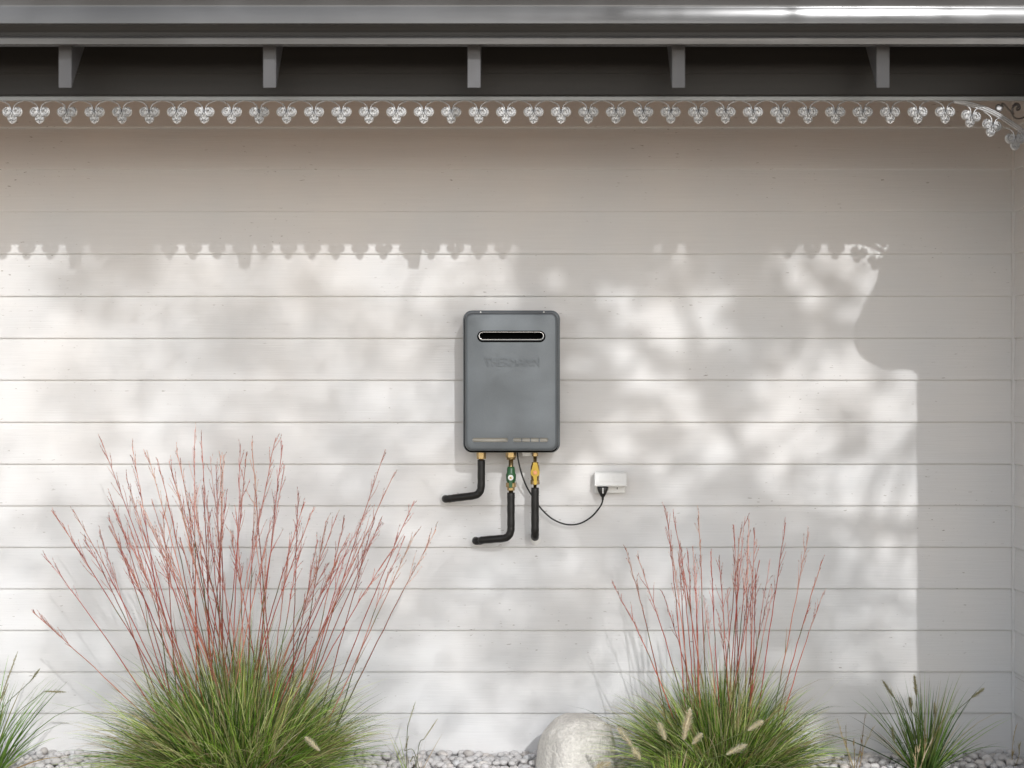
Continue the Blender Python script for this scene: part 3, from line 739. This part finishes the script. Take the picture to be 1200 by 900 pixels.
def flower_stem(root, rinv, base, tip, rng, bush=1.0):
    base = Vector(base); tip = Vector(tip); ln = (tip-base).length
    mid = (base+tip)/2
    out_ = Vector((tip.x-base.x, 0, 0)); sg = 1 if out_.x > 0 else -1
    bow = Vector((-sg*rng.uniform(.0, .05)*min(1, abs(out_.x)/.3)+rng.uniform(-.012, .012), rng.uniform(-.01, .01), rng.uniform(0, .03)))
    c = mid+bow
    N_ = 18; path = []
    for i in range(N_+1):
        t = i/N_; path.append(base*(1-t)**2+c*2*t*(1-t)+tip*t*t+Vector((rng.uniform(-1, 1), 0, rng.uniform(-1, 1)))*.0014*(t > .1))
    red = jit(rng.choice([(.58, .13, .09), (.46, .08, .06), (.66, .26, .19), (.34, .08, .05)]), rng, .2)
    pink = jit(rng.choice([(.72, .36, .30), (.64, .24, .19), (.78, .50, .43)]), rng, .15)
    grn = jit((.12, .15, .05), rng, .3)
    cols = []
    g0 = rng.uniform(.2, .42)
    for i in range(N_+1):
        t = i/N_
        k_ = min(1, max(0, (t-g0)/.12)); cc = tuple(grn[j]*(1-k_)+red[j]*k_ for j in range(3))
        if .55 < t < .72 and rng.random() < .18: cc = grn
        k2 = min(1, max(0, (t-.72)/.25)); cols.append(tuple(cc[j]*(1-k2)+pink[j]*k2 for j in range(3)))
    mb = MB()
    mb.tube(path, [.0022*(1-.55*i/N_) for i in range(N_+1)], 4, cols, cap=False)
    # a sheath leaf or two
    for _ in range(rng.randint(0, 2)):
        i = rng.randint(4, 10); d = (path[i+1]-path[i]).normalized()
        d = (d+Vector((rng.uniform(-.25, .25), rng.uniform(-.1, .1), 0))).normalized()
        blade(mb, path[i], d, rng.uniform(.06, .14), 1.0, .0024, grn, red, rng, 4)
    nb = int(rng.randint(8, 14)*bush); t0 = rng.uniform(.66, .78)
    for j in range(nb):
        t = t0+(1-t0)*(j+rng.random()*.7)/nb; i = min(N_-1, int(t*N_)); p = path[i].lerp(path[i+1], t*N_-i)
        d = (path[i+1]-path[i]).normalized(); ax = Vector((rng.uniform(-1, 1), rng.uniform(-1, 1), rng.uniform(-1, 1))).cross(d)
        if ax.length < .1: continue
        ang = rng.uniform(.14, .42); bd = Matrix.Rotation(ang, 3, ax.normalized()) @ d
        bl = rng.uniform(.025, .085)*(1.15-(t-t0)/(1-t0)*.75)*min(1.1, ln/.85)
        cc = pink if rng.random() < .7 else red
        bp = [p]
        for s in range(4):
            bd = (bd+d*.12+Vector((rng.uniform(-.12, .12), 0, rng.uniform(-.1, .12)))).normalized(); bp.append(bp[-1]+bd*bl/4)
        mb.tube(bp, [.0011, .0010, .0009, .0008, .0005], 3, [cc]*5, cap=False)
        for s in range(1, 5):                # spikelets
            for _ in range(1 if rng.random() < .75 else 0):
                q = bp[s]; sd_ = (bd+Vector((rng.uniform(-.3, .3), rng.uniform(-.3, .3), rng.uniform(-.1, .3)))).normalized()
                l2 = rng.uniform(.007, .013); w2 = .0009; sx_ = sd_.cross(Vector((0, 1, 0))).normalized()
                kc = jit(rng.choice([pink, red, (.66, .46, .38), (.40, .16, .12)]), rng, .2)
                mb.add([q, q+sd_*l2*.45+sx_*w2, q+sd_*l2, q+sd_*l2*.45-sx_*w2, q+sd_*l2*.45+Vector((0, w2, 0)), q+sd_*l2*.45-Vector((0, w2, 0))],
                       [(0, 1, 2, 4), (0, 4, 2, 3), (0, 3, 2, 5), (0, 5, 2, 1)], kc, True)
    o = mb.build('flower_stem', M_stem, root); o.matrix_parent_inverse = rinv

def seedhead(root, rinv, base, tip, rad, rng, col=(.62, .56, .42), n=520, stem=None, blen=None):
    base = Vector(base); tip = Vector(tip); d = (tip-base); ln = d.length; dn = d.normalized()
    mb = MB(); core = [base+d*t+Vector((0, 0, -.06*ln*math.sin(t*PI)*0)) for t in (0, .25, .5, .75, 1)]
    mb.tube(core, [rad*.15, rad*.26, rad*.28, rad*.22, rad*.08], 6, [jit((col[0]*.75, col[1]*.75, col[2]*.62), rng)]*5)
    ax1 = dn.cross(Vector((.3, 1, .1))).normalized(); ax2 = dn.cross(ax1)
    for i in range(n):
        t = rng.random(); p = base+d*t; a = rng.uniform(0, 2*PI); r_ = ax1*math.cos(a)+ax2*math.sin(a)
        prof_ = (math.sin(PI*min(1, t*1.02+.04))**.45)
        dd = (r_*1.0+dn*rng.uniform(.5, 1.2)).normalized(); l_ = rad*prof_*rng.uniform(.8, 1.7)
        sdv = dd.cross(dn).normalized()*.0008
        c = jit(col, rng, .2)
        s0 = p+r_*rad*.3*prof_
        mb.add([s0-sdv, s0+sdv, s0+dd*l_], [(0, 1, 2)], c)
        if i % 3 == 0:                       # plump little florets
            w2 = .0012; e_ = s0+dd*l_*.55
            mb.add([s0, s0+dd*l_*.3+sdv*2.2, e_, s0+dd*l_*.3-sdv*2.2], [(0, 1, 2, 3)], jit((col[0]*.9, col[1]*.86, col[2]*.7), rng, .2))
    if stem:
        sp = smooth_path(list(stem)+[base], 5)
        mb.tube(sp, .0011, 4, [(.14, .18, .06)]*len(sp), cap=False)
    o = mb.build('seedhead', M_seed, root); o.matrix_parent_inverse = rinv

# --- big clump
RG = .085
gc = P(280, 0, RG); gy = -L*RG
G1 = empty('red_stemmed_grass', (gc.x, gy, 0), 'large clump of ornamental grass with dozens of tall red flower stems, at left', 'ornamental grass', 'tall ornamental grasses against the wall')
i1 = Matrix.Translation((-gc.x, -gy, 0))
mound('blades', G1, i1, (gc.x, gy), .24, .52, 5600, 11, spread=1.12, droop=1.9, width=.0031)
tips1 = [(118,515),(60,598),(85,597),(52,651),(38,717),(100,632),(116,622),(130,583),(133,597),(155,523),(172,528),(184,537),(199,545),(207,528),(198,540),(228,503),(236,512),(246,535),
 (258,533),(253,545),(222,580),(228,577),(262,533),(282,522),(295,518),(289,530),(323,513),(331,521),(334,545),(350,578),(357,588),(368,594),(305,597),(265,583),(382,610),(395,604),(404,607),(452,527),(463,553),
 (485,587),(438,608),(447,608),(430,600),(475,628),(487,624),(511,621),(462,641),(447,612),(128,618),(140,640),(128,606),(150,612),(158,600),(165,590),(172,608),(180,620),(190,600),(196,640),(212,632),(300,630),(340,640),
 (318,610),(270,622),(405,650),(395,660),(250,640),(236,652),(186,660),(163,655),(222,600),(245,600),(277,600),(312,650),(352,640),(372,632),(384,660),(300,560),(240,570),(420,640),(178,585),(207,575),(148,560),(410,625)]
rng = random.Random(21)
for k_, (x, y) in enumerate(tips1):
    r_ = RG+rng.uniform(-.025, .03); t = P(x, y, r_)
    bx = 280+(x-280)*.28+rng.uniform(-46, 46)
    bpt = (P(bx, 0, RG).x, gy+rng.uniform(-.07, .07), .02)
    flower_stem(G1, i1, bpt, t, rng)
# --- smaller clump
RG2 = .08
gc2 = P(846, 0, RG2); gy2 = -L*RG2
G2 = empty('red_stemmed_grass', (gc2.x, gy2, 0), 'smaller clump of red-stemmed ornamental grass right of the boulder', 'ornamental grass', 'tall ornamental grasses against the wall')
i2 = Matrix.Translation((-gc2.x, -gy2, 0))
mound('blades', G2, i2, (gc2.x, gy2), .18, .43, 4100, 12, spread=1.12, droop=2.2, width=.0029)
tips2 = [(733,642),(746,650),(717,682),(780,595),(789,603),(819,602),(787,642),(806,646),(776,693),(833,646),(843,652),(860,615),(873,605),(878,608),(884,620),(890,657),(878,687),(886,676),(906,690),(921,612),(948,623),
 (963,657),(965,694),(842,719),(903,655),(812,640),(798,641),(866,650),(852,690),(825,700),(815,660),(868,620),(880,690),(795,650),(902,690),(878,640)]
rng = random.Random(22)
for (x, y) in tips2:
    r_ = RG2+rng.uniform(-.02, .025); t = P(x, y, r_); bx = 846+(x-846)*.34+rng.uniform(-22, 22)
    flower_stem(G2, i2, (P(bx, 0, RG2).x, gy2+rng.uniform(-.05, .05), .02), t, rng, .9)

# --- fountain grass in front of the smaller clump (bright blades, white seedheads)
FG = [(.27, .42, .05), (.20, .34, .04), (.36, .48, .10)]
def fountain(x, r_, label, heads, seed, n=150, length=.26, width=.0042, spread=.75, greens=FG, tan=.08, droop=1.5, rad=.05, group=None, name='fountain_grass', hcol=(.85, .80, .66)):
    c = P(x, 0, r_); cy = -L*r_
    e = empty(name, (c.x, cy, 0), label, 'ornamental grass', group); ei = Matrix.Translation((-c.x, -cy, 0))
    mound('blades', e, ei, (c.x, cy), rad, length, n, seed, width=width, spread=spread, droop=droop, greens=greens, tan=tan)
    rg = random.Random(seed)
    for (x0, y0, x1, y1, wd, dens) in heads:
        b0, t0 = P(x0, y0, r_), P(x1, y1, r_)
        root_ = Vector((c.x+rg.uniform(-.03, .03), cy, .01)); mid = root_.lerp(b0, .55)+Vector(((b0.x-root_.x)*-.12, 0, .03))
        seedhead(e, ei, b0, t0, wd*K*(1-r_)*.5, rg, hcol, dens, (root_, mid))
    return e
fountain(790, .13, 'bright green fountain grass with fluffy white seedheads in front of the smaller clump', 
         [(742, 876, 723, 851, 9, 420), (751, 890, 741, 876, 12, 320), (780, 867, 772, 846, 10, 420), (801, 867, 809, 829, 12.5, 620), (811, 872, 823, 859, 9, 320),
          (851, 884, 876, 872, 10, 460), (876, 856, 895, 844, 9, 380), (696, 900, 716, 894, 12, 360)], 31, n=170, length=.19)
fountain(392, .14, 'low fountain grass with one white seedhead in front of the large clump', [(375, 880, 357, 863, 8.5, 420)], 32, n=30, length=.12, greens=FG)
fountain(486, .05, 'sparse pale spikelet grass right of the large clump', [(497, 866, 513, 842, 4, 60), (474, 880, 479, 862, 4, 60), (478, 850, 487, 822, 4, 60), (481, 893, 481, 890, 3, 10)], 33, n=9, length=.2, hcol=(.6, .56, .42), tan=.5, width=.0025)
LG = [(.14, .26, .04), (.20, .32, .06), (.09, .18, .03)]
fountain(-22, .07, 'green fountain grass with pale arching seedheads cut by the left edge', [(2, 815, 21, 763, 5, 130), (36, 798, 47, 783, 5, 120), (52, 810, 78, 811, 5, 130), (0, 825, 10, 800, 5, 100)], 34, n=140, length=.45, width=.005, spread=.95, greens=LG, rad=.07, hcol=(.5, .48, .32))
DG = [(.08, .16, .03), (.12, .22, .04), (.05, .10, .02), (.20, .30, .07)]
fountain(1083, .052, 'small dark green fountain grass with greenish seedheads, at the right by the corner', [(1047, 817, 1034, 797, 6, 260), (1074, 815, 1071, 790, 6.5, 300), (1068, 833, 1066, 816, 6, 260), (1096, 842, 1095, 822, 5.5, 220), (1138, 818, 1154, 806, 6, 260), (1048, 870, 1045, 850, 6, 160)], 35, n=210, length=.36, width=.0038, spread=.95, greens=DG, rad=.055, droop=1.5, tan=.05, hcol=(.52, .49, .32))
# dry twiggy grasses
def dry(name, label, x, r_, ends, seed, group=None):
    rg = random.Random(seed); c = P(x, 0, r_); cy = -L*r_; e = empty(name, (c.x, cy, 0), label, 'dry grass', group); ei = Matrix.Translation((-c.x, -cy, 0))
    for (xx, yy) in ends:
        mb = MB(); t = P(xx, yy, r_); b0 = Vector((c.x+rg.uniform(-.015, .015), cy+rg.uniform(-.02, .02), -.01)); cc = jit(rg.choice(TANS), rg)
        pth = smooth_path([b0, b0.lerp(t, .5)+Vector((rg.uniform(-.008, .008), 0, 0)), t], 5)
        mb.tube(pth, [.0014*(1-.5*i/len(pth)) for i in range(len(pth))], 4, [cc]*len(pth), cap=False)
        for _ in range(7):
            i = rg.randint(5, len(pth)-2); d = (pth[i+1]-pth[i]).normalized()+Vector((rg.uniform(-.5, .5), rg.uniform(-.2, .2), rg.uniform(0, .4)))
            blade(mb, pth[i], d, rg.uniform(.012, .03), 1, .0032, cc, jit(rg.choice(TANS), rg), rg, 3)
        o = mb.build('dry_stem', M_stem, e); o.matrix_parent_inverse = ei
dry('dry_grass', 'pale dry grass stalks between the smaller clump and the corner grass', 1003, .045, [(981, 842), (987, 862), (1014, 837), (1011, 868), (1023, 852), (1000, 866), (991, 850)], 41)
dry('dry_grass', 'tan dry twig in front of the dark green corner grass', 1070, .075, [(1087, 858), (1079, 866), (1092, 866), (1073, 878)], 42)
dry('dry_grass', 'thin dry stalk rising at the foot of the wall corner', 1192, .03, [(1191, 850), (1195, 872), (1188, 880)], 43)

# ================================================================== TREE + HEDGE behind the camera (tree casts the dappled shade; hedge is added for reflections)
LIT_Y = [290, 330, 370, 420, 470, 520, 570, 620, 670, 720, 770, 820, 870]
LIT_X = [20+60*i for i in range(18)]
LIT = [
 [1,.65,.3,.6,.7,.7,.8,.9,.9,.6,.2,.12,.4,.45,.05,.25,.9,.7],
 [1,.5,.3,.6,.7,.55,.7,.85,.85,.6,.3,.4,.7,.35,.2,.6,.75,.9],
 [1,.65,.5,.65,.55,.5,.65,.6,.55,.45,.3,.4,.65,.85,.4,.45,.5,.95],
 [.97,.85,.6,.75,.45,.4,.8,.6,.8,.7,.5,.3,.75,.75,.5,.45,.85,.85],
 [.85,.85,.6,.65,.6,.5,.65,.7,.75,.5,.4,.4,.45,.55,.6,.9,.7,.88],
 [.8,.75,.65,.7,.5,.5,.5,.55,.65,.7,.5,.4,.5,.55,.78,.85,.8,.93],
 [.8,.85,.88,.8,.7,.55,.5,.6,.7,.7,.6,.6,.65,.55,.6,.55,.65,.98],
 [.7,.75,.65,.7,.6,.5,.5,.6,.7,.7,.6,.6,.55,.5,.35,.55,.5,.75],
 [.85,.75,.6,.6,.6,.55,.5,.5,.55,.55,.55,.55,.55,.6,.5,.35,.4,.8],
 [.97,.7,.5,.5,.6,.6,.5,.55,.6,.6,.5,.5,.6,.65,.45,.35,.5,.6],
 [.97,.6,.5,.5,.6,.5,.5,.7,.88,.6,.5,.5,.7,.7,.5,.4,.5,.5],
 [.93,.8,.6,.6,.6,.6,.6,.6,.92,.75,.7,.6,.88,.7,.5,.4,.4,.35],
 [.97,.9,.7,.7,.7,.7,.7,.65,.8,.93,.93,.93,.8,.7,.5,.4,.3,.3]]
def lit(x, y):
    fx = min(16.999, max(0, (x-20)/60)); i = int(fx); fx -= i
    yy = min(869.9, max(290, y)); j = 0
    while LIT_Y[j+1] <= yy: j += 1
    fy = (yy-LIT_Y[j])/(LIT_Y[j+1]-LIT_Y[j])
    a = LIT[j][i]*(1-fx)+LIT[j][i+1]*fx; c = LIT[j+1][i]*(1-fx)+LIT[j+1][i+1]*fx
    return a*(1-fy)+c*fy
DT = 6.5
tr = empty('shade_tree', (3.9, -DT-.4, -.05), 'broad leafy garden tree whose crown dapples the wall', 'tree')
ti = Matrix.Translation((-3.9, DT+.4, .05))
rng = random.Random(5)
leaf = MB()
def add_leaf(p, rng, l_, w_):
    u_ = Vector((rng.gauss(0, 1), rng.gauss(0, 1), rng.gauss(0, 1))).normalized(); v_ = u_.cross(Vector((rng.gauss(0, 1), rng.gauss(0, 1), rng.gauss(0, 1)))).normalized()
    b_ = len(leaf.v); leaf.v += [tuple(p-u_*l_*.5), tuple(p+v_*w_*.5), tuple(p+u_*l_*.5), tuple(p-v_*w_*.5)]
    leaf.c += [(1, 1, 1)]*4; leaf.f.append((b_, b_+1, b_+2, b_+3)); leaf.smooth.append(False)
LA, LW = .044, .020
LAREA = LA*LW*.5*.5
step = 20
for gx in range(-700, 1900, step):
    for gyy in range(-900, 1000, step):
        x = gx+step/2; y = gyy+step/2
        inside = -30 < x < 1110 and 262 < y < 900
        if inside: v_ = lit(x, y)
        else:
            # rest of the crown: an uneven rounded mass
            ex, ey = (x-600)/760.0, (y-330)/640.0
            rr = math.hypot(ex, ey)
            if rr > 1: continue
            v_ = .30+.55*max(0, rr-.5)/.5+.55*noise.noise(Vector((x*.006, y*.006, 3)))
            if -30 < x < 1110 and y >= 900: v_ = max(v_, .96)
            v_ = min(.97, max(.12, v_))
            if 600 < x < 1120 and 120 < y < 225: v_ = .93     # a gap in the crown: the sun reaches the gutter here
        dx_, dy_ = x*.8+y*.6, -x*.6+y*.8       # streaks follow the hanging twigs
        u1 = min(1, max(0, (x-520)/120))*min(1, max(0, (650-y)/120)); tex = .36+.60*u1 if inside else .9
        if 525 < x < 645 and 395 < y < 555: tex = .25; v_ = .80 if inside else v_      # an opening over the heater
        n1 = noise.noise(Vector((dx_*.010, dy_*.017, 1))); n2 = noise.noise(Vector((dx_*.021, dy_*.036, 5)))
        n3 = noise.noise(Vector((dx_*.045, dy_*.075, 8))); n4 = noise.noise(Vector((x*.10, y*.10, 2)))
        n12 = .95*n1+1.0*n2+.75*n3+.3*n4
        nz_ = math.copysign(abs(n12)**.85, n12)
        if inside: v_ = .46+(v_-.58)*1.45 if v_ < .9 else v_
        if inside and y > 540: v_ -= .09
        v_ = min(1, max(.03, v_ + nz_*tex*(1 if .1 < v_ < .9 else .25)))
        if 1030 < x < 1110 and y > 400: v_ = max(v_, .72 if y < 620 else .62)
        if (40 < x < 430 or 690 < x < 960) and y > 838: v_ = max(v_, .96)               # the clumps stand in full sun
        if 625 < x < 1010 and 250 < y < 280: v_ = .95                                   # sun reaches the gutter on the right
        tau = -math.log(v_)
        nn = tau*(step*K)**2/LAREA
        cnt = int(nn)+(1 if rng.random() < nn-int(nn) else 0)
        for _ in range(cnt):
            add_leaf(SH(x+rng.uniform(-.5, .5)*step, y+rng.uniform(-.5, .5)*step, DT+rng.uniform(-.45, .45)+1.3*min(1, max(0, (620-x)/200))), rng, LA*rng.uniform(.75, 1.25), LW*rng.uniform(.75, 1.25))
o = leaf.build('crown', M_leaf, tr); o.matrix_parent_inverse = ti; tag(o, kind='stuff')
tk = MB(); top = Vector((3.2, -DT, 5.2))
tk.tube(smooth_path([(3.9, -DT-.4, -.1), (3.95, -DT-.35, 1.0), (3.85, -DT-.1, 2.2), (3.75, -DT, 3.4)], 6), [.26-.1*i/18 for i in range(19)], 14)
o = tk.build('trunk', M_bark, tr); o.matrix_parent_inverse = ti
def limb(pts, r0, r1):
    mb = MB(); pth = smooth_path(pts, 6); n = len(pth); mb.tube(pth, [r0+(r1-r0)*i/(n-1) for i in range(n)], 8); o = mb.build('limb', M_bark, tr); o.matrix_parent_inverse = ti
fork = Vector((3.75, -DT, 3.4))
def LS(ptspx, r0, r1, start=True):
    limb(([fork] if start else [])+[SH(x, y, DT+random.uniform(-.2, .2)) for x, y in ptspx], r0, r1)
LS([(1020, 700), (1045, 600), (1078, 500), (1120, 380), (1100, 100)], .013, .011)
LS([(900, 760), (700, 600), (560, 300), (420, 100)], .05, .03) if False else None
LS([(905, 600), (985, 612), (1080, 624)], .018, .028, False)
LS([(1078, 500), (1030, 560), (1005, 640)], .017, .010, False)
LS([(1085, 590), (1055, 640), (1040, 700), (1000, 760)], .014, .008, False)
LS([(1000, 820), (860, 500), (790, 330), (760, 150)], .014, .020)
LS([(860, 520), (800, 430), (690, 380), (600, 330)], .018, .009, False)
LS([(800, 345), (730, 332), (690, 300)], .02, .012, False)
LS([(760, 480), (700, 520), (640, 560)], .012, .006, False)
for _ in range(80):
    x, y = random.uniform(380, 1060), random.uniform(300, 640); a = random.uniform(-.9, .9)+PI*.75; l_ = random.uniform(60, 150)
    LS([(x, y), (x+math.cos(a)*l_*.5+random.uniform(-8, 8), y+math.sin(a)*l_*.5), (x+math.cos(a)*l_, y+math.sin(a)*l_)], .010, .004, False)
# unseen low hedge, added so the gutter has something dark to reflect
hg = MB(); rng = random.Random(9)
for _ in range(9000):
    x = rng.uniform(-18, 18); z = rng.uniform(0, 1.15+.2*noise.noise(Vector((x, 0, 0)))); y = -27+rng.uniform(0, 1.0)
    u_ = Vector((rng.gauss(0, 1), rng.gauss(0, 1), rng.gauss(0, 1))).normalized()*.09; v_ = u_.cross(Vector((rng.gauss(0, 1), 1, rng.gauss(0, 1)))).normalized()*.05
    p = Vector((x, y, z)); hg.add([p-u_, p+v_, p+u_, p-v_], [(0, 1, 2, 3)])
hg.box((-18, -26.8, -.05), (18, -26.3, 1.0))
tag(hg.build('hedge', M_leaf), 'clipped low dark green hedge added unseen behind the camera for the gutter to reflect', 'hedge')
